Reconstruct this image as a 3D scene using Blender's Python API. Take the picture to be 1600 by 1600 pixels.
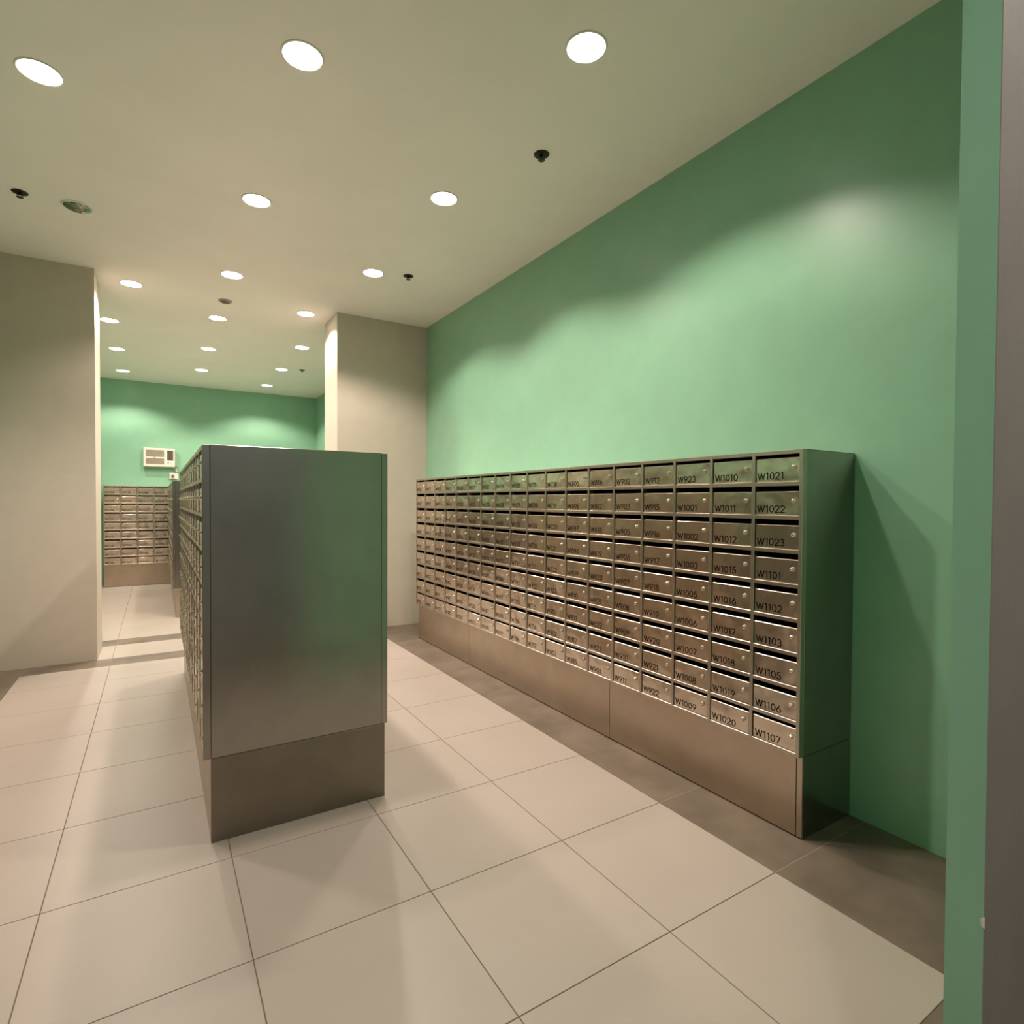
import bpy, math, random
from mathutils import Matrix, Vector
random.seed(7)
for o in list(bpy.data.objects): bpy.data.objects.remove(o)
S = bpy.context.scene
COL = S.collection

# ------------------------------------------------------------------ camera
F_PX, YAW, PITCH, ROLL, EYE = 888.9, 0.5575, -0.0184, 0.0052, 1.4354
fw = Vector((math.sin(YAW)*math.cos(PITCH), math.cos(YAW)*math.cos(PITCH), math.sin(PITCH)))
rt = Vector((math.cos(YAW), -math.sin(YAW), 0)); up = rt.cross(fw)
rt, up = rt*math.cos(ROLL)+up*math.sin(ROLL), up*math.cos(ROLL)-rt*math.sin(ROLL)
cam = bpy.data.objects.new('camera', bpy.data.cameras.new('camera')); COL.objects.link(cam)
cam.data.sensor_width = 36; cam.data.lens = 36*F_PX/1600; cam.data.clip_start = 0.02
m = Matrix.Identity(4)
for i in range(3):
    m[i][0], m[i][1], m[i][2] = rt[i], up[i], -fw[i]
m[2][3] = EYE
cam.matrix_world = m
S.camera = cam

# ------------------------------------------------------------------ world, exposure, lamp settings
w = bpy.data.worlds.new('world'); S.world = w; w.use_nodes = True
w.node_tree.nodes['Background'].inputs[0].default_value = (0.02, 0.02, 0.02, 1)
S.view_settings.view_transform = 'Standard'; S.view_settings.look = 'None'
S.view_settings.gamma = 1; S.view_settings.use_curve_mapping = False
S.view_settings.exposure = 0.0
LAMP_W = 116.0                       # watts of one downlight
LAMP_COL = (1.0, 0.865, 0.735)
LAMP_CONE = math.radians(133)
LAMP_BATWING = -0.9
HALL_W = 122.0
HALL_COL = (1.0, 0.93, 0.86)

# ------------------------------------------------------------------ main dimensions (metres)
WX, LX = 2.70, -1.506               # right / left wall
ZC = 3.4706                         # ceiling
PY0, PY1 = 6.249, 6.78              # dividing wall
OXL, OXR = -0.463, 1.658            # opening in the dividing wall
FY = 11.74                          # far wall
NY0, NY1 = 0.339, 0.388             # near wall (the camera stands in its opening)
NXL, NXR = -0.62, 1.05
PITCHX, NROW = 0.2325, 9
CT, CB = 1.6635, 0.3555
ROWH = (CT-CB)/NROW

# ------------------------------------------------------------------ materials
def nmat(name):
    mt = bpy.data.materials.new(name); mt.use_nodes = True
    nt = mt.node_tree; b = nt.nodes['Principled BSDF']
    return mt, nt, b
def ramp(nt, c0, c1, p0=0.3, p1=0.7):
    r = nt.nodes.new('ShaderNodeValToRGB')
    r.color_ramp.elements[0].position = p0; r.color_ramp.elements[1].position = p1
    r.color_ramp.elements[0].color = (*c0, 1); r.color_ramp.elements[1].color = (*c1, 1)
    return r
def coords(nt, scale=(1, 1, 1), rnd=True):
    tc = nt.nodes.new('ShaderNodeTexCoord'); mp = nt.nodes.new('ShaderNodeMapping')
    mp.inputs['Scale'].default_value = scale
    nt.links.new(tc.outputs['Object'], mp.inputs['Vector'])
    if rnd:
        oi = nt.nodes.new('ShaderNodeObjectInfo'); mu = nt.nodes.new('ShaderNodeMath'); mu.operation = 'MULTIPLY'
        mu.inputs[1].default_value = 37.0
        cb = nt.nodes.new('ShaderNodeCombineXYZ')
        nt.links.new(oi.outputs['Random'], mu.inputs[0])
        for k in range(3): nt.links.new(mu.outputs[0], cb.inputs[k])
        nt.links.new(cb.outputs[0], mp.inputs['Location'])
    return mp
def noise(nt, mp, scale, detail=3, rough=.55):
    n = nt.nodes.new('ShaderNodeTexNoise'); n.inputs['Scale'].default_value = scale
    n.inputs['Detail'].default_value = detail; n.inputs['Roughness'].default_value = rough
    nt.links.new(mp.outputs[0], n.inputs['Vector']); return n
def plain(name, col, rough=.5, metal=0, spec=.5, bump=0, bscale=60, var=.06, nscale=6):
    mt, nt, b = nmat(name)
    mp = coords(nt); n = noise(nt, mp, nscale)
    r = ramp(nt, tuple(c*(1-var) for c in col), tuple(min(1, c*(1+var)) for c in col))
    nt.links.new(n.outputs[0], r.inputs[0]); nt.links.new(r.outputs[0], b.inputs['Base Color'])
    b.inputs['Roughness'].default_value = rough; b.inputs['Metallic'].default_value = metal
    b.inputs['Specular IOR Level'].default_value = spec
    if bump:
        n2 = noise(nt, mp, bscale, 4); bp = nt.nodes.new('ShaderNodeBump')
        bp.inputs['Strength'].default_value = bump; bp.inputs['Distance'].default_value = .002
        nt.links.new(n2.outputs[0], bp.inputs['Height']); nt.links.new(bp.outputs[0], b.inputs['Normal'])
    return mt
def steel(name, col, rough, wave, wscale, brush=(1, 1, 60), bv=1.0):
    """brushed stainless sheet: fine brush lines in roughness, slow waviness in the normal"""
    mt, nt, b = nmat(name)
    b.inputs['Metallic'].default_value = 1
    mp = coords(nt); mpb = coords(nt, brush)
    n1 = noise(nt, mp, wscale, 2, .5)
    n2 = noise(nt, mpb, 9, 3)
    n3 = noise(nt, mp, 7, 4)
    r = ramp(nt, tuple(c*.90 for c in col), tuple(c*1.06 for c in col), .25, .75)
    nt.links.new(n3.outputs[0], r.inputs[0]); nt.links.new(r.outputs[0], b.inputs['Base Color'])
    mr = nt.nodes.new('ShaderNodeMapRange'); mr.inputs['To Min'].default_value = rough*(1-.25*bv); mr.inputs['To Max'].default_value = rough*(1+.3*bv)
    nt.links.new(n2.outputs[0], mr.inputs['Value']); nt.links.new(mr.outputs[0], b.inputs['Roughness'])
    bp = nt.nodes.new('ShaderNodeBump'); bp.inputs['Strength'].default_value = 1; bp.inputs['Distance'].default_value = wave
    nt.links.new(n1.outputs[0], bp.inputs['Height']); nt.links.new(bp.outputs[0], b.inputs['Normal'])
    return mt
M = {}
M['green'] = plain('green_paint', (.265, .50, .345), .33, spec=.5, bump=.12, bscale=90, var=.03)
M['ceiling'] = plain('ceiling_paint', (.95, .89, .84), .8, spec=.2, bump=.06, bscale=40, var=.02, nscale=2)
M['beige'] = plain('beige_paint', (.58, .51, .435), .5, spec=.35, bump=.1, bscale=90, var=.03)
M['grey'] = plain('grey_paint', (.26, .235, .20), .6, spec=.3, bump=.3, bscale=140, var=.05)
M['hall_back'] = plain('pale_grey_paint', (.50, .56, .58), .6, spec=.3, bump=.2, bscale=140, var=.03)
M['tile'] = plain('porcelain_tile', (.435, .375, .338), .38, spec=.5, bump=.05, bscale=14, var=.035, nscale=2.2)
M['dark_tile'] = plain('dark_stone_tile', (.165, .128, .10), .45, spec=.4, bump=.25, bscale=22, var=.25, nscale=4)
M['grout'] = plain('grout', (.20, .165, .13), .9, spec=.1)
M['dark_grout'] = plain('dark_grout', (.30, .26, .21), .9, spec=.1)
M['door'] = steel('door_steel', (.70, .60, .50), .24, .013, 6, (1, 1, 25), .3)
M['frame'] = steel('frame_steel', (.53, .465, .39), .32, .002, 6, (1, 1, 30))
M['sheet'] = steel('sheet_steel', (.37, .345, .31), .23, .006, 1.6, (60, 60, 1))
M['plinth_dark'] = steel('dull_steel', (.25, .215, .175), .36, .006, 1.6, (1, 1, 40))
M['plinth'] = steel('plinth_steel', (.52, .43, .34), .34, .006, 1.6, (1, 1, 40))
M['chrome'] = plain('lock_chrome', (.80, .74, .66), .16, 1, var=.02)
M['black'] = plain('black_print', (.006, .005, .0045), .9, spec=.02)
M['gap_shade'] = plain('gap_shade_black', (.01, .01, .01), .8, spec=.1)  # black that stands for shade inside slots and plinth gaps
M['white_trim'] = plain('white_enamel', (.85, .82, .76), .35, spec=.5)
M['reflector'] = plain('reflector_wall_tint', (.26, .33, .25), .10, 1)  # green tint paints in the reflection of the green walls
M['sprinkler'] = plain('sprinkler_bronze', (.03, .024, .018), .4, .6)
M['ac_white'] = plain('ac_plastic', (.78, .71, .62), .4)
M['ac_grey'] = plain('ac_grille', (.40, .33, .28), .5)
M['ac_dark'] = plain('ac_louvre', (.13, .095, .075), .5)
M['cord'] = plain('cord_rubber', (.10, .12, .09), .5)
M['chip'] = plain('bare_plaster', (.75, .70, .58), .9)
def emis(name, col, strength):
    mt, nt, b = nmat(name)
    b.inputs['Base Color'].default_value = (*col, 1)
    b.inputs['Emission Color'].default_value = (*col, 1); b.inputs['Emission Strength'].default_value = strength
    return mt
M['lens'] = emis('lamp_lens', (1, .93, .84), 16.0)

# ------------------------------------------------------------------ mesh helpers
class MB:
    def __init__(s): s.v = []; s.f = []
    def add(s, vs, fs):
        n = len(s.v); s.v += [tuple(v) for v in vs]; s.f += [tuple(i+n for i in f) for f in fs]; return s
    def box(s, x0, x1, y0, y1, z0, z1):
        return s.add([(x0,y0,z0),(x1,y0,z0),(x1,y1,z0),(x0,y1,z0),(x0,y0,z1),(x1,y0,z1),(x1,y1,z1),(x0,y1,z1)],
                     [(0,3,2,1),(4,5,6,7),(0,1,5,4),(1,2,6,5),(2,3,7,6),(3,0,4,7)])
    def cbox(s, x0, x1, y0, y1, z0, z1, c):
        """box with all twelve edges chamfered"""
        vs = []; idx = {}
        X, Y, Z = (x0, x1), (y0, y1), (z0, z1)
        for i in (0, 1):
            for j in (0, 1):
                for k in (0, 1):
                    p = [X[i], Y[j], Z[k]]; d = [c if i == 0 else -c, c if j == 0 else -c, c if k == 0 else -c]
                    for a in range(3):
                        q = [p[t] if t == a else p[t]+d[t] for t in range(3)]
                        idx[(i, j, k, a)] = len(vs); vs.append(q)
        fs = []
        g = lambda i, j, k, a: idx[(i, j, k, a)]
        fs.append((g(0,0,0,0), g(0,0,1,0), g(0,1,1,0), g(0,1,0,0))); fs.append((g(1,0,0,0), g(1,1,0,0), g(1,1,1,0), g(1,0,1,0)))
        fs.append((g(0,0,0,1), g(1,0,0,1), g(1,0,1,1), g(0,0,1,1))); fs.append((g(0,1,0,1), g(0,1,1,1), g(1,1,1,1), g(1,1,0,1)))
        fs.append((g(0,0,0,2), g(0,1,0,2), g(1,1,0,2), g(1,0,0,2))); fs.append((g(0,0,1,2), g(1,0,1,2), g(1,1,1,2), g(0,1,1,2)))
        for j in (0, 1):
            for k in (0, 1): fs.append((g(0,j,k,1), g(0,j,k,2), g(1,j,k,2), g(1,j,k,1)) if j == k else (g(0,j,k,2), g(0,j,k,1), g(1,j,k,1), g(1,j,k,2)))
        for i in (0, 1):
            for k in (0, 1): fs.append((g(i,0,k,0), g(i,0,k,2), g(i,1,k,2), g(i,1,k,0)) if i != k else (g(i,0,k,2), g(i,0,k,0), g(i,1,k,0), g(i,1,k,2)))
        for i in (0, 1):
            for j in (0, 1): fs.append((g(i,j,0,0), g(i,j,0,1), g(i,j,1,1), g(i,j,1,0)) if i == j else (g(i,j,0,1), g(i,j,0,0), g(i,j,1,0), g(i,j,1,1)))
        for i in (0, 1):
            for j in (0, 1):
                for k in (0, 1):
                    t = (g(i,j,k,0), g(i,j,k,1), g(i,j,k,2)); fs.append(t if (i+j+k) % 2 else t[::-1])
        return s.add(vs, fs)
    def lathe(s, prof, n=24, origin=(0, 0, 0), axis='z', cap0=True, cap1=True):
        vs = []; fs = []
        for (r, h) in prof:
            for i in range(n):
                a = 2*math.pi*i/n; x, y = r*math.cos(a), r*math.sin(a)
                if axis == 'z': v = (x, y, h)
                elif axis == 'y': v = (x, h, y)
                else: v = (h, x, y)
                vs.append((v[0]+origin[0], v[1]+origin[1], v[2]+origin[2]))
        for k in range(len(prof)-1):
            for i in range(n):
                j = (i+1) % n; fs.append((k*n+i, k*n+j, (k+1)*n+j, (k+1)*n+i))
        if cap0: fs.append(tuple(range(n))[::-1])
        if cap1: fs.append(tuple((len(prof)-1)*n+i for i in range(n)))
        return s.add(vs, fs)
    def tube(s, pts, r, n=8):
        pts = [Vector(p) for p in pts]; vs = []; fs = []
        for i, p in enumerate(pts):
            t = (pts[min(i+1, len(pts)-1)]-pts[max(i-1, 0)]).normalized()
            a = t.orthogonal().normalized() if i == 0 else (a-t*a.dot(t)).normalized()
            b = t.cross(a)
            for k in range(n):
                an = 2*math.pi*k/n; vs.append(p+a*r*math.cos(an)+b*r*math.sin(an))
        for i in range(len(pts)-1):
            for k in range(n):
                j = (k+1) % n; fs.append((i*n+k, i*n+j, (i+1)*n+j, (i+1)*n+k))
        fs.append(tuple(range(n))[::-1]); fs.append(tuple((len(pts)-1)*n+k for k in range(n)))
        return s.add(vs, fs)
    def mesh(s, name, mat, smooth=False):
        me = bpy.data.meshes.new(name); me.from_pydata(s.v, [], s.f); me.update()
        me.materials.append(M[mat] if isinstance(mat, str) else mat)
        if smooth:
            for p in me.polygons: p.use_smooth = True
        import bmesh
        bm = bmesh.new(); bm.from_mesh(me); bmesh.ops.recalc_face_normals(bm, faces=bm.faces); bm.to_mesh(me); bm.free()
        return me
    def build(s, name, mat, parent=None, loc=(0, 0, 0), smooth=False):
        return put(name, s.mesh(name, mat, smooth), parent, loc)
def put(name, me, parent=None, loc=(0, 0, 0), rot=(0, 0, 0)):
    o = bpy.data.objects.new(name, me); COL.objects.link(o)
    o.location = loc; o.rotation_euler = rot
    if parent: o.parent = parent
    return o
def tag(o, label=None, cat=None, group=None, kind=None):
    if label: o['label'] = label
    if cat: o['category'] = cat
    if group: o['group'] = group
    if kind: o['kind'] = kind
    return o
def thing(name, label, cat, loc=(0, 0, 0), rotz=0, group=None):
    o = bpy.data.objects.new(name, None); COL.objects.link(o); o.empty_display_size = .1
    o.location = loc; o.rotation_euler = (0, 0, rotz)
    return tag(o, label, cat, group)
def struct(name, mb, mat, label=None):
    return tag(mb.build(name, mat), label, kind='structure')

# ------------------------------------------------------------------ shell of the room
T = .12
HB = -1.3                                                             # back of the hallway the camera stands in
struct('wall_right', MB().box(WX, WX+T, NY0, FY+T, -.1, ZC), 'green', 'green painted wall behind the long mailbox bank')
struct('wall_left', MB().box(LX-T, LX, NY0, FY+T, -.1, ZC), 'green', 'green painted wall left of the mail room')
struct('wall_far', MB().box(LX, WX, FY, FY+T, -.1, ZC), 'green', 'far green wall with the air conditioner')
struct('wall_divider_left', MB().box(LX, OXL, PY0, PY1, -.1, ZC), 'beige', 'beige wall stub left of the passage')
struct('wall_divider_right', MB().box(OXR, WX, PY0, PY1, -.1, ZC), 'beige', 'beige wall stub beside the long mailbox bank')
SK = .004                                                             # the room side of the near wall is green, the hall side grey
nw = struct('wall_near', MB().box(NXR, WX, NY0, NY1, -.1, ZC).box(LX, NXL, NY0, NY1, -.1, ZC).box(NXL, NXR, NY0, NY1, 2.62, ZC), 'green', 'green door jamb and wall beside the entrance')
hw = MB().box(NXR+.0, 4.2, NY0-.0015, NY0, -.1, ZC).box(-2.6, NXL, NY0-.0015, NY0, -.1, ZC).box(NXL, NXR, NY0-.0015, NY0, 2.62, ZC)
struct('wall_hall_front', hw, 'grey', 'rough grey wall of the hallway right of the green jamb')
struct('wall_hall_back', MB().box(-2.6, 4.2, HB-T, HB, -.1, ZC), 'hall_back')
struct('wall_hall_left', MB().box(-2.6-T, -2.6, HB-T, NY0, -.1, ZC), 'grey')
struct('wall_hall_right', MB().box(4.2, 4.2+T, HB-T, NY0, -.1, ZC), 'grey')
struct('ceiling', MB().box(-2.8, 4.4, HB-T, FY+T, ZC, ZC+.1), 'ceiling', 'off-white ceiling with recessed downlights')
# chips knocked out of the jamb edge
for (y, z, h) in ((NY0+.002, .798, .017),):
    MB().add([(NXR-.0012, y-.0035, z), (NXR-.0012, y+.001, z+h*.2), (NXR-.0012, y+.0015, z+h*.8), (NXR-.0012, y-.0035, z+h),
              (NXR+.001, y-.0035, z), (NXR+.001, y+.001, z+h*.2), (NXR+.001, y+.0015, z+h*.8), (NXR+.001, y-.0035, z+h)],
             [(0,1,2,3), (7,6,5,4), (0,4,5,1), (1,5,6,2), (2,6,7,3), (3,7,4,0)]).build('paint_chip', 'chip', nw)

# floor: bed of grout, every tile a piece of its own
floor = struct('floor', MB().box(-2.8, 4.4, HB-T, FY+T, -.12, -.0022), 'grout', 'beige tiled floor with dark border strips')
gb = MB()                                                            # paler mortar under the dark border tiles
for a in ((LX, -.956, .2, 6.24), (2.032, WX, .2, 6.24), (-.956, 2.032, .2, .708), (-.956, 2.032, 5.981, 6.241), (LX, WX, 6.789, 7.060), (LX, -.956, 7.06, FY), (2.032, WX, 7.06, FY)):
    gb.box(a[0], a[1], a[2], a[3], -.0022, -.0003)
gb.build('grout_bed', 'dark_grout', floor)
tcache = {}
def tile(x0, x1, y0, y1, mat, g=.0018):
    wd, dp = round(x1-x0-2*g, 4), round(y1-y0-2*g, 4)
    k = (wd, dp, mat)
    if k not in tcache: tcache[k] = MB().cbox(-wd/2, wd/2, -dp/2, dp/2, -.012, 0, .0008).mesh('tile', mat)
    put('dark_tile' if mat == 'dark_tile' else 'tile', tcache[k], floor, ((x0+x1)/2, (y0+y1)/2, 0))
XS = [-.954, -.353, .247, .847, 1.447, 2.030]
YS = [.7095]+[1.3087+.6*i for i in range(8)]+[5.979]
for i in range(5):
    for j in range(len(YS)-1): tile(XS[i], XS[i+1], YS[j], YS[j+1], 'tile')
YB = [.4, .7095]+YS[1:]+[PY0]
for j in range(len(YS)-1):
    tile(LX, XS[0], YS[j], YS[j+1], 'dark_tile', .0011); tile(XS[5], WX, YS[j], YS[j+1], 'dark_tile', .0011)
XB = [LX]+XS+[WX]
for i in range(len(XB)-1):
    tile(XB[i], XB[i+1], NY0-.13, YS[0], 'dark_tile', .0011)
    tile(XB[i], XB[i+1], 5.979, 6.243, 'dark_tile', .0011)
    tile(XB[i], XB[i+1], 6.787, 7.062, 'dark_tile', .0011)
XO = [OXL]+XS[1:5]+[OXR]
for i in range(5): tile(XO[i], XO[i+1], 6.243, 6.787, 'tile')
YF = [7.062+.6*i for i in range(7)]+[11.262, FY]
for j in range(len(YF)-1):
    for i in range(5): tile(XS[i], XS[i+1], YF[j], YF[j+1], 'tile')
    tile(LX, XS[0], YF[j], YF[j+1], 'dark_tile', .0011); tile(XS[5], WX, YF[j], YF[j+1], 'dark_tile', .0011)
XH = [-2.6+.6*i for i in range(11)]+[4.2]; YH = [HB+.6*i for i in range(3)]+[NY0-.13]
for i in range(len(XH)-1):
    for j in range(len(YH)-1): tile(XH[i], XH[i+1], YH[j], YH[j+1], 'dark_tile', .0011)

# ------------------------------------------------------------------ lettering strokes (cap height 1)
def arc(cx, cy, rx, ry, a0, a1, n=9):
    return [(cx+rx*math.cos(math.radians(a0+(a1-a0)*i/n)), cy+ry*math.sin(math.radians(a0+(a1-a0)*i/n))) for i in range(n+1)]
GL = {
 'W': (1.02, [[(0, 1), (.27, 0), (.51, .95), (.75, 0), (1.02, 1)]]),
 '0': (.60, [arc(.30, .5, .27, .5, 0, 360, 14)]),
 '1': (.36, [[(.04, .86), (.24, 1), (.24, 0)]]),
 '2': (.60, [arc(.29, .71, .26, .29, 170, -35, 8)+[(.02, 0), (.58, 0)]]),
 '3': (.58, [arc(.27, .75, .22, .25, 155, -85, 7), arc(.27, .27, .27, .27, 90, -155, 8)]),
 '4': (.62, [[(.46, 0), (.46, 1), (.02, .26), (.60, .26)]]),
 '5': (.60, [[(.52, 1), (.17, 1), (.10, .55)]+arc(.27, .31, .28, .31, 120, -150, 9)]),
 '6': (.62, [[(.42, 1), (.09, .48)], arc(.31, .30, .28, .30, 0, 360, 12)]),
 '7': (.58, [[(.03, 1), (.55, 1), (.17, 0)]]),
 '8': (.58, [arc(.29, .75, .21, .245, 0, 360, 10), arc(.29, .26, .27, .26, 0, 360, 12)]),
 '9': (.62, [[(.20, 0), (.53, .52)], arc(.31, .70, .28, .30, 0, 360, 12)]),
}
def text_mesh(txt, h, th=.135):
    mb = MB(); x = 0; t = th/2
    for ch in txt:
        wd, strokes = GL[ch]
        for st in strokes:
            for (a, b) in zip(st[:-1], st[1:]):
                dx, dy = b[0]-a[0], b[1]-a[1]; L = math.hypot(dx, dy) or 1
                ux, uy = dx/L, dy/L; e = t*.5
                q = [(a[0]-ux*e-uy*t, a[1]-uy*e+ux*t), (a[0]-ux*e+uy*t, a[1]-uy*e-ux*t), (b[0]+ux*e+uy*t, b[1]+uy*e-ux*t), (b[0]+ux*e-uy*t, b[1]+uy*e+ux*t)]
                mb.add([((p[0]+x)*h*1.17, 0, p[1]*h) for p in q], [(0, 1, 2, 3)])
        x += wd+.17
    me = bpy.data.meshes.new('number'); me.from_pydata(mb.v, [], mb.f); me.materials.append(M['black'])
    return me

# ------------------------------------------------------------------ mailbox banks
RAIL, MULL = .018, .0165
DW, DH, DT = PITCHX-MULL-.005, ROWH-RAIL-.0255, .013
door_me = MB().cbox(-DW/2, DW/2, 0, DT, 0, DH, .0026).mesh('door', 'door')
lock_me = MB().lathe([(.0105, .001), (.0105, -.002), (.0085, -.004), (.0085, -.009), (.0065, -.0112), (.003, -.012)], 14, axis='y', cap0=False).mesh('lock', 'chrome', True)
key_me = MB().box(-.0007, .0007, -.0126, -.0115, -.004, .004).mesh('keyhole', 'gap_shade')
mull_me = MB().cbox(-MULL/2, MULL/2, 0, .03, CB, CT, .0018).mesh('mullion', 'frame')
end_me = MB().cbox(-MULL/2, MULL/2, 0, .03, CB, CT, .0018).mesh('mullion', 'sheet')
def bank_face(root, n, x0=0, y0=0, flip=False, numbers=None, locks=True, island_ends=False):
    """grid of n columns of doors in the root's local frame, facing local -Y (or +Y when flip)"""
    sg = -1 if flip else 1
    rot = math.pi if flip else 0
    def P(x, y, z): return (x0+(n*PITCHX-x if flip else x), y0+sg*y, z)
    rail_me = MB().cbox(.004, n*PITCHX-.004, .0015, .0285, 0, RAIL, .0018).mesh('rail', 'frame')
    for i in range(n+1):
        dx = MULL/2 if i == 0 else (-MULL/2 if i == n else 0)
        put('mullion', end_me if (i in (0, n) and island_ends) else mull_me, root, P(i*PITCHX+dx, 0, 0), (0, 0, rot))
    for r in range(NROW+1):
        z = CT-RAIL if r == 0 else CT-r*ROWH-(RAIL/2 if r < NROW else 0)
        put('rail', rail_me, root, P(0, 0, z), (0, 0, rot))
    for c in range(n):
        for r in range(NROW):
            zb = CT-(r+1)*ROWH+(RAIL/2 if r < NROW-1 else RAIL)+.0012
            tx, tz = random.gauss(0, .006), random.gauss(0, .006)
            d = put('door', door_me, root, P((c+.5)*PITCHX+random.uniform(-.0006, .0006), .0040+random.uniform(0, .0010), zb), (tx, 0, rot+tz))
            if locks:
                lk = put('lock', lock_me, d, (DW*.365, 0, DH*.60))
                lk.rotation_euler = (0, random.uniform(-.5, .5), 0)
            if numbers:
                me = text_mesh(numbers[c*NROW+r], .029)
                put('number', me, d, (-DW/2+.011+random.uniform(-.0015, .0015), -.0005, .011+random.uniform(-.001, .001)))
def unit_numbers(floor0, k0, cnt):
    us = [u for u in range(1, 24) if u not in (4, 13, 14)]
    out = []; f = floor0; k = k0
    for _ in range(cnt):
        out.append('W%d%02d' % (f, us[k])); k += 1
        if k == 20: k = 0; f += 1
    return out
def wall_bank(label, n, loc, rotz, depth, recess, joints, numbers, locks=True):
    """bank standing against a wall: local x along the face, local y into the wall"""
    L = n*PITCHX
    root = thing('mailbox_bank', label, 'mailboxes', loc, rotz)
    bank_face(root, n, numbers=numbers, locks=locks)
    s = .0025
    MB().cbox(0, L, .030, depth, CT-s, CT, .001).build('top_panel', 'sheet', root)
    MB().cbox(0, L, .030, depth, CB, CB+s, .001).build('bottom_panel', 'sheet', root)
    MB().cbox(0, s, .030, depth, CB+s, CT-s, .001).build('end_panel', 'sheet', root)
    MB().cbox(L-s, L, .030, depth, CB+s, CT-s, .001).build('end_panel', 'sheet', root)
    MB().box(s, L-s, depth-s, depth, CB+s, CT-s).build('back_panel', 'sheet', root)
    cell = MB().box(-.0008, .0008, .031, depth-.004, CB+.003, CT-.003).mesh('divider', 'sheet')
    for i in range(1, n): put('divider', cell, root, (i*PITCHX, 0, 0))
    shelf = MB().box(.004, L-.004, .031, depth-.004, 0, .0016).mesh('shelf', 'sheet')
    for r in range(1, NROW): put('shelf', shelf, root, (0, 0, CT-r*ROWH))
    # plinth clad in sheets with open joints
    MB().box(.004, L-.004, recess+.006, depth-.002, 0, CB-.001).build('plinth_core', 'gap_shade', root)  # core blackened to paint the shade in joints and floor gap
    xs = [0]+joints+[L]
    for a, b in zip(xs[:-1], xs[1:]):
        MB().cbox(a+.0015, b-.0015, recess, recess+.005, .006, CB-.002, .0012).build('plinth_panel', 'plinth', root)
    for xa in (0, L-.003):
        MB().cbox(xa, xa+.003, recess+.0055, depth, 0, CB-.002, .001).build('plinth_end', 'sheet', root)
    return root
# long bank on the green wall: local x runs from the far end towards the camera
BY1, BX = 5.5615, 2.2894
LB = 18*PITCHX
wall_bank('long steel mailbox bank numbered W1107 at its near end, against the green side wall', 18, (BX, BY1, 0), -math.pi/2, WX-BX-.002, .030,
          [BY1-4.4204, BY1-2.5918, BY1-1.4046], unit_numbers(3, 4, 162))
# far bank under the air conditioner
wall_bank('steel mailbox bank on the far green wall below the air conditioner', 12, (-.745, FY-.412, 0), 0, .410, .030,
          [1.2, 2.4], unit_numbers(11, 6, 108))

# banks along the left wall, just outside the picture: they only show as reflections in the steel
for label, y0, n in (('steel mailbox bank along the left wall of the near room, outside the picture', 1.376, 18),
                     ('steel mailbox bank along the left wall of the far room, outside the picture', 7.30, 14)):
    wall_bank(label, n, (LX+.4106, y0, 0), math.pi/2, .4086, .030, [n*PITCHX/2], None, False)

def island(label, y0, n, locks_right, plinth):
    """double-sided bank standing free: doors on its left (-X) and right (+X) faces"""
    X0, X1, B0, B1 = .1552, .9458, .1834, .9322
    L = n*PITCHX; D = X1-X0; xc = (X0+X1)/2
    # local frame: x runs from far end to the near end, y across (left face at y=0)
    root = thing('mailbox_island', label, 'mailboxes', (X0, y0+L, 0), -math.pi/2)
    bank_face(root, n, island_ends=True)
    bank_face(root, n, 0, D, True, locks=locks_right, island_ends=True)
    s = .003
    MB().cbox(.001, L-.001, .028, D-.028, CT-s, CT, .001).build('top_panel', 'sheet', root)
    MB().cbox(.001, L-.001, .028, D-.028, CB, CB+s, .001).build('bottom_panel', 'sheet', root)
    for xa in (0, L-s):
        MB().cbox(xa, xa+s, .0305, D-.0305, CB+.001, CT+.0015, .0012).build('end_panel', 'sheet', root)
    MB().box(s, L-s, D/2-.001, D/2+.001, CB+s, CT-s).build('middle_panel', 'sheet', root)
    cell = MB().box(-.0008, .0008, .032, D-.032, CB+.004, CT-.004).mesh('divider', 'sheet')
    for i in range(1, n): put('divider', cell, root, (i*PITCHX, 0, 0))
    shelf = MB().box(.004, L-.004, .032, D-.032, 0, .0016).mesh('shelf', 'sheet')
    for r in range(1, NROW): put('shelf', shelf, root, (0, 0, CT-r*ROWH))
    b0, b1 = B0-X0, B1-X0
    MB().box(.006, L-.006, b0+.006, b1-.006, 0, CB-.001).build('plinth_core', 'gap_shade', root)  # black core stands for the shade between the sheets
    for xa in (.0005, L-.0045):
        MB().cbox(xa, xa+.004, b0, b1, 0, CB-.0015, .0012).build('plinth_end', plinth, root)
    xs = [.005, L/2, L-.005]
    for a, b in zip(xs[:-1], xs[1:]):
        for ya in (b0, b1-.004):
            MB().cbox(a+.001, b-.001, ya, ya+.004, 0, CB-.0015, .001).build('plinth_panel', 'plinth', root)
    return root
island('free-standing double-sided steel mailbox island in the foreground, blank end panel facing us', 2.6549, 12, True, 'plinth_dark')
island('free-standing steel mailbox island beyond the passage, mostly hidden by the near one', 8.0096, 12, False, 'plinth')

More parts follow.
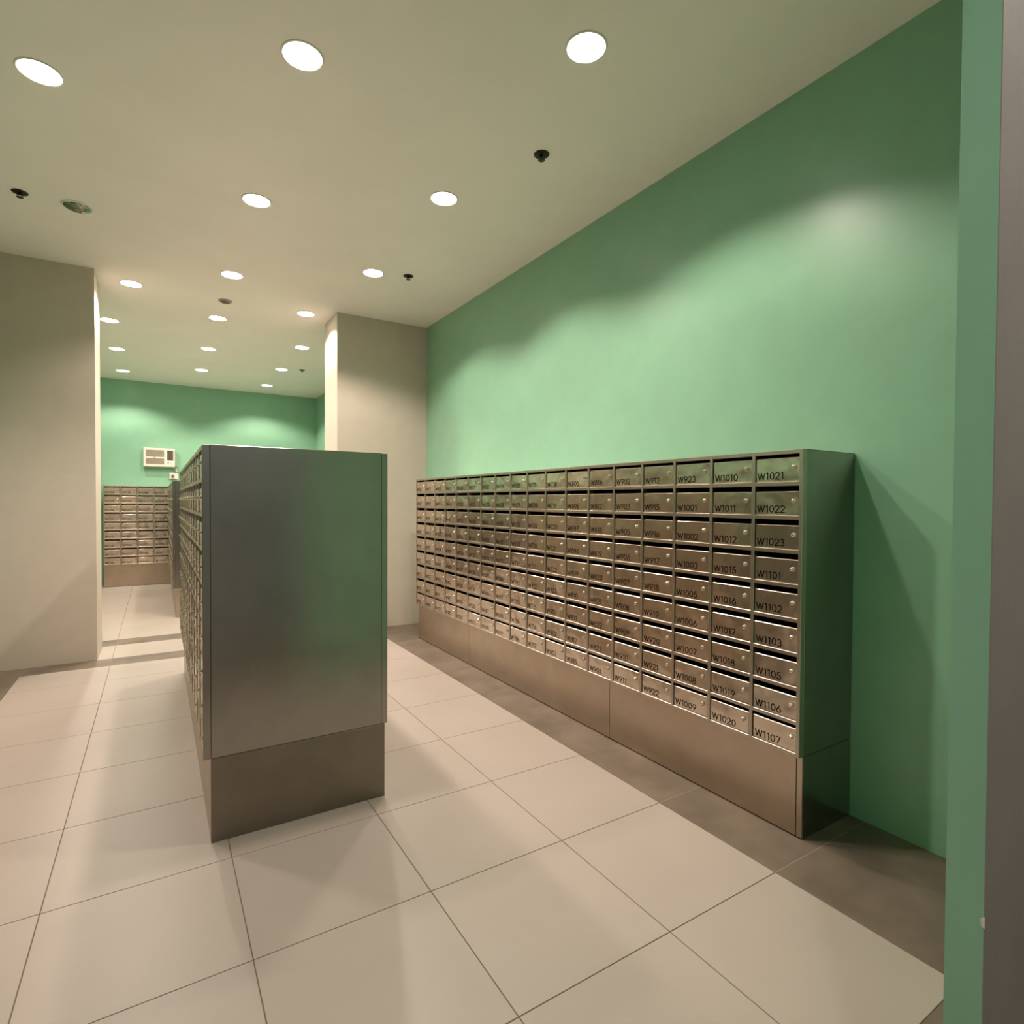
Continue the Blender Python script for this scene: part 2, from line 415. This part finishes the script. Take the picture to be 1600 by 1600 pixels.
# ------------------------------------------------------------------ ceiling fittings
ring_me = MB().lathe([(.076, -.001), (.095, -.001), (.0955, -.004), (.091, -.007), (.088, -.006), (.0765, -.002)], 40, cap0=False, cap1=False).mesh('trim_ring', 'white_trim', True)
lens_me = MB().lathe([(.001, -.0095), (.030, -.0092), (.060, -.0075), (.080, -.0060), (.0865, -.0045), (.0865, -.0010)], 40).mesh('lens', 'lens', True)
def downlight(x, y, label, watts=LAMP_W, group='recessed ceiling downlights', col=LAMP_COL):
    t = thing('downlight', label, 'ceiling light', (x, y, ZC), 0, group)
    put('trim_ring', ring_me, t); put('lens', lens_me, t)
    ld = bpy.data.lights.new('downlight_beam', 'SPOT'); ld.energy = watts; ld.color = col
    ld.spot_size = LAMP_CONE; ld.spot_blend = .45; ld.shadow_soft_size = .055
    # wide 'batwing' throw of the reflector: stronger towards the sides than straight down
    ld.use_nodes = True; nt = ld.node_tree; em = nt.nodes['Emission']
    ge = nt.nodes.new('ShaderNodeNewGeometry'); sp = nt.nodes.new('ShaderNodeSeparateXYZ'); nt.links.new(ge.outputs['Incoming'], sp.inputs[0])
    ab = nt.nodes.new('ShaderNodeMath'); ab.operation = 'ABSOLUTE'; nt.links.new(sp.outputs['Z'], ab.inputs[0])
    pw = nt.nodes.new('ShaderNodeMath'); pw.operation = 'POWER'; pw.inputs[1].default_value = LAMP_BATWING
    nt.links.new(ab.outputs[0], pw.inputs[0]); nt.links.new(pw.outputs[0], em.inputs['Strength'])
    lo = bpy.data.objects.new('downlight_beam', ld); COL.objects.link(lo); lo.parent = t; lo.location = (0, 0, -.014)
    return t
for x, y, lab in [
    (1.640, 2.023, 'round lit downlight, big full disc nearest the green side wall'),
    (1.646, 3.525, 'round lit downlight, second of the row along the green side wall'),
    (1.646, 5.002, 'round lit downlight beside the small sprinkler near the right beige wall stub'),
    (.575, 2.754, 'round lit downlight, large oval at the top of the middle row'),
    (.583, 4.233, 'round lit downlight, second of the middle row, above the near island'),
    (.583, 5.736, 'round lit downlight just in front of the smoke detector'),
    (-.465, 3.529, 'large lit downlight nearest the top left corner of the picture'),
    (-.198, 6.487, 'round lit downlight in the passage next to the left beige wall stub'),
    (1.385, 6.487, 'round lit downlight in the passage next to the right beige wall stub'),
    (.585, 7.185, 'round lit downlight just beyond the smoke detector'),
    (.597, 8.703, 'round lit downlight of the far room, in the middle row between two others'),
    (.599, 10.173, 'round lit downlight of the middle row closest to the far green wall'),
    (-.450, 7.933, 'round lit downlight beyond the passage, partly cut by the left wall stub'),
    (-.450, 9.385, 'round lit downlight of the far room, middle one of the left row'),
    (-.450, 10.913, 'round lit downlight of the left row closest to the far green wall'),
    (1.646, 7.945, 'round lit downlight of the far room, first of the right row past the wall stub'),
    (1.649, 9.433, 'round lit downlight beside the tiny far sprinkler'),
    (1.657, 10.885, 'smallest lit downlight, closest to the far wall in the right row')]:
    downlight(x, y, lab)
for x, y, lab in [(-.4, -.75, 'unseen lamp added to light the hallway behind the camera, left one'), (2.0, -.75, 'unseen lamp added to light the hallway behind the camera, right one')]:
    downlight(x, y, lab, HALL_W, 'added hallway lamps', HALL_COL)  # unseen lamps, added to light the grey hall wall and the jamb
# burnt-out downlight: open reflector
t = thing('unlit_downlight', 'unlit downlight with bare mirrored reflector near the left beige wall', 'ceiling light', (-.461, 4.998, ZC))
MB().lathe([(.080, -.001), (.094, -.001), (.0945, -.004), (.088, -.007), (.080, -.005)], 36, cap0=False, cap1=False).build('trim_ring', 'white_trim', t, smooth=True)
MB().lathe([(.084, -.002), (.080, -.008), (.066, -.016), (.045, -.021), (.020, -.0235)], 36, cap0=False).build('reflector', 'reflector', t, smooth=True)
MB().lathe([(.020, -.0230), (.018, -.026), (.010, -.028), (.004, -.0285)], 16).build('bulb_socket', 'ac_grey', t, smooth=True)
def sprinkler(x, y, label):
    t = thing('sprinkler', label, 'sprinkler', (x, y, ZC), 0, 'ceiling sprinklers')
    MB().lathe([(.044, 0), (.046, -.003), (.038, -.008), (.018, -.011)], 20).build('escutcheon', 'sprinkler', t, smooth=True)
    fr = MB().lathe([(.010, -.009), (.010, -.016), (.006, -.018)], 12)
    for sx in (-1, 1): fr.tube([(sx*.008, 0, -.014), (sx*.014, 0, -.024), (sx*.004, 0, -.033)], .0022, 6)
    fr.build('frame', 'sprinkler', t)
    MB().lathe([(.019, -.033), (.020, -.035), (.004, -.037)], 16).build('deflector', 'sprinkler', t)
sprinkler(1.921, 2.775, 'dark pendent sprinkler, largest one, over the near end of the long mailbox bank')
sprinkler(1.937, 4.900, 'dark pendent sprinkler beside the third downlight of the right row')
sprinkler(-.763, 4.967, 'dark pendent sprinkler at the left picture edge beside the unlit downlight')
sprinkler(1.927, 9.303, 'tiny dark pendent sprinkler in the far room near the right corner')
t = thing('smoke_detector', 'small round grey smoke detector between two middle downlights', 'smoke detector', (.600, 6.522, ZC))
MB().lathe([(.064, 0), (.066, -.006), (.056, -.0125)], 28).build('base', 'ac_grey', t, smooth=True)
MB().lathe([(.044, -.012), (.042, -.018), (.032, -.024), (.010, -.025)], 28).build('head', 'ac_dark', t, smooth=True)

# ------------------------------------------------------------------ air conditioner, outlet
t = thing('air_conditioner', 'white window-type air conditioner set in the far green wall', 'air conditioner', (-.200, FY, 2.005))
W_, H_, D_ = .468, .325, .10
MB().cbox(0, W_, -D_, -.002, 0, H_, .010).build('casing', 'ac_white', t)
for z0, z1 in ((.050, .150), (.178, .292)):
    g = MB().cbox(.036, .305, -D_-.003, -D_+.002, z0, z1, .001).build('grille', 'ac_grey', t)
    nsl = 9
    sl = MB().cbox(.040, .301, -D_-.007, -D_-.0025, 0, .0055, .001).mesh('slat', 'ac_grey')
    for i in range(nsl): put('slat', sl, g, (0, 0, z0+.004+i*(z1-z0-.013)/(nsl-1)))
v = MB().cbox(.350, .440, -D_-.003, -D_+.002, .118, .292, .001).build('vent', 'ac_dark', t)
sl = MB().cbox(0, .005, -D_-.008, -D_-.0025, .122, .288, .001).mesh('slat', 'ac_dark')
for i in range(7): put('slat', sl, v, (.355+i*.0125, 0, 0))
MB().cbox(.350, .440, -D_-.002, -D_+.002, .030, .105, .001).build('control_panel', 'white_trim', t)
for x, z, r in ((.366, .080, .011), (.405, .060, .007)):
    MB().lathe([(r, -D_-.0015), (r, -D_-.010), (r*.8, -D_-.012)], 16, (x, 0, z), 'y').build('knob', 'ac_dark', t, smooth=True)
MB().lathe([(.012, -D_-.0005), (.012, -D_-.003), (.009, -D_-.004)], 16, (.165, 0, .164), 'y').build('badge', 'ac_grey', t, smooth=True)
pts = []
for i in range(25):
    a = i/24
    pts.append((.47+.045*math.sin(a*math.pi*2.2)+.03*a, -.03-.02*math.sin(a*3.1), .03-.11*a-.025*math.sin(a*math.pi*3)))
MB().tube(pts, .0045, 8).build('power_cord', 'cord', t, smooth=True)
t = thing('power_outlet', 'small white wall outlet below the air conditioner above the far bank', 'outlet', (.180, FY, 1.800))
MB().cbox(0, .135, -.035, -.001, 0, .115, .006).build('faceplate', 'ac_white', t)
MB().cbox(.035, .075, -.062, -.0345, .030, .075, .004).build('plug', 'ac_dark', t)
MB().cbox(.100, .118, -.018, -.001, .116, .200, .002).build('trunking', 'ac_white', t)
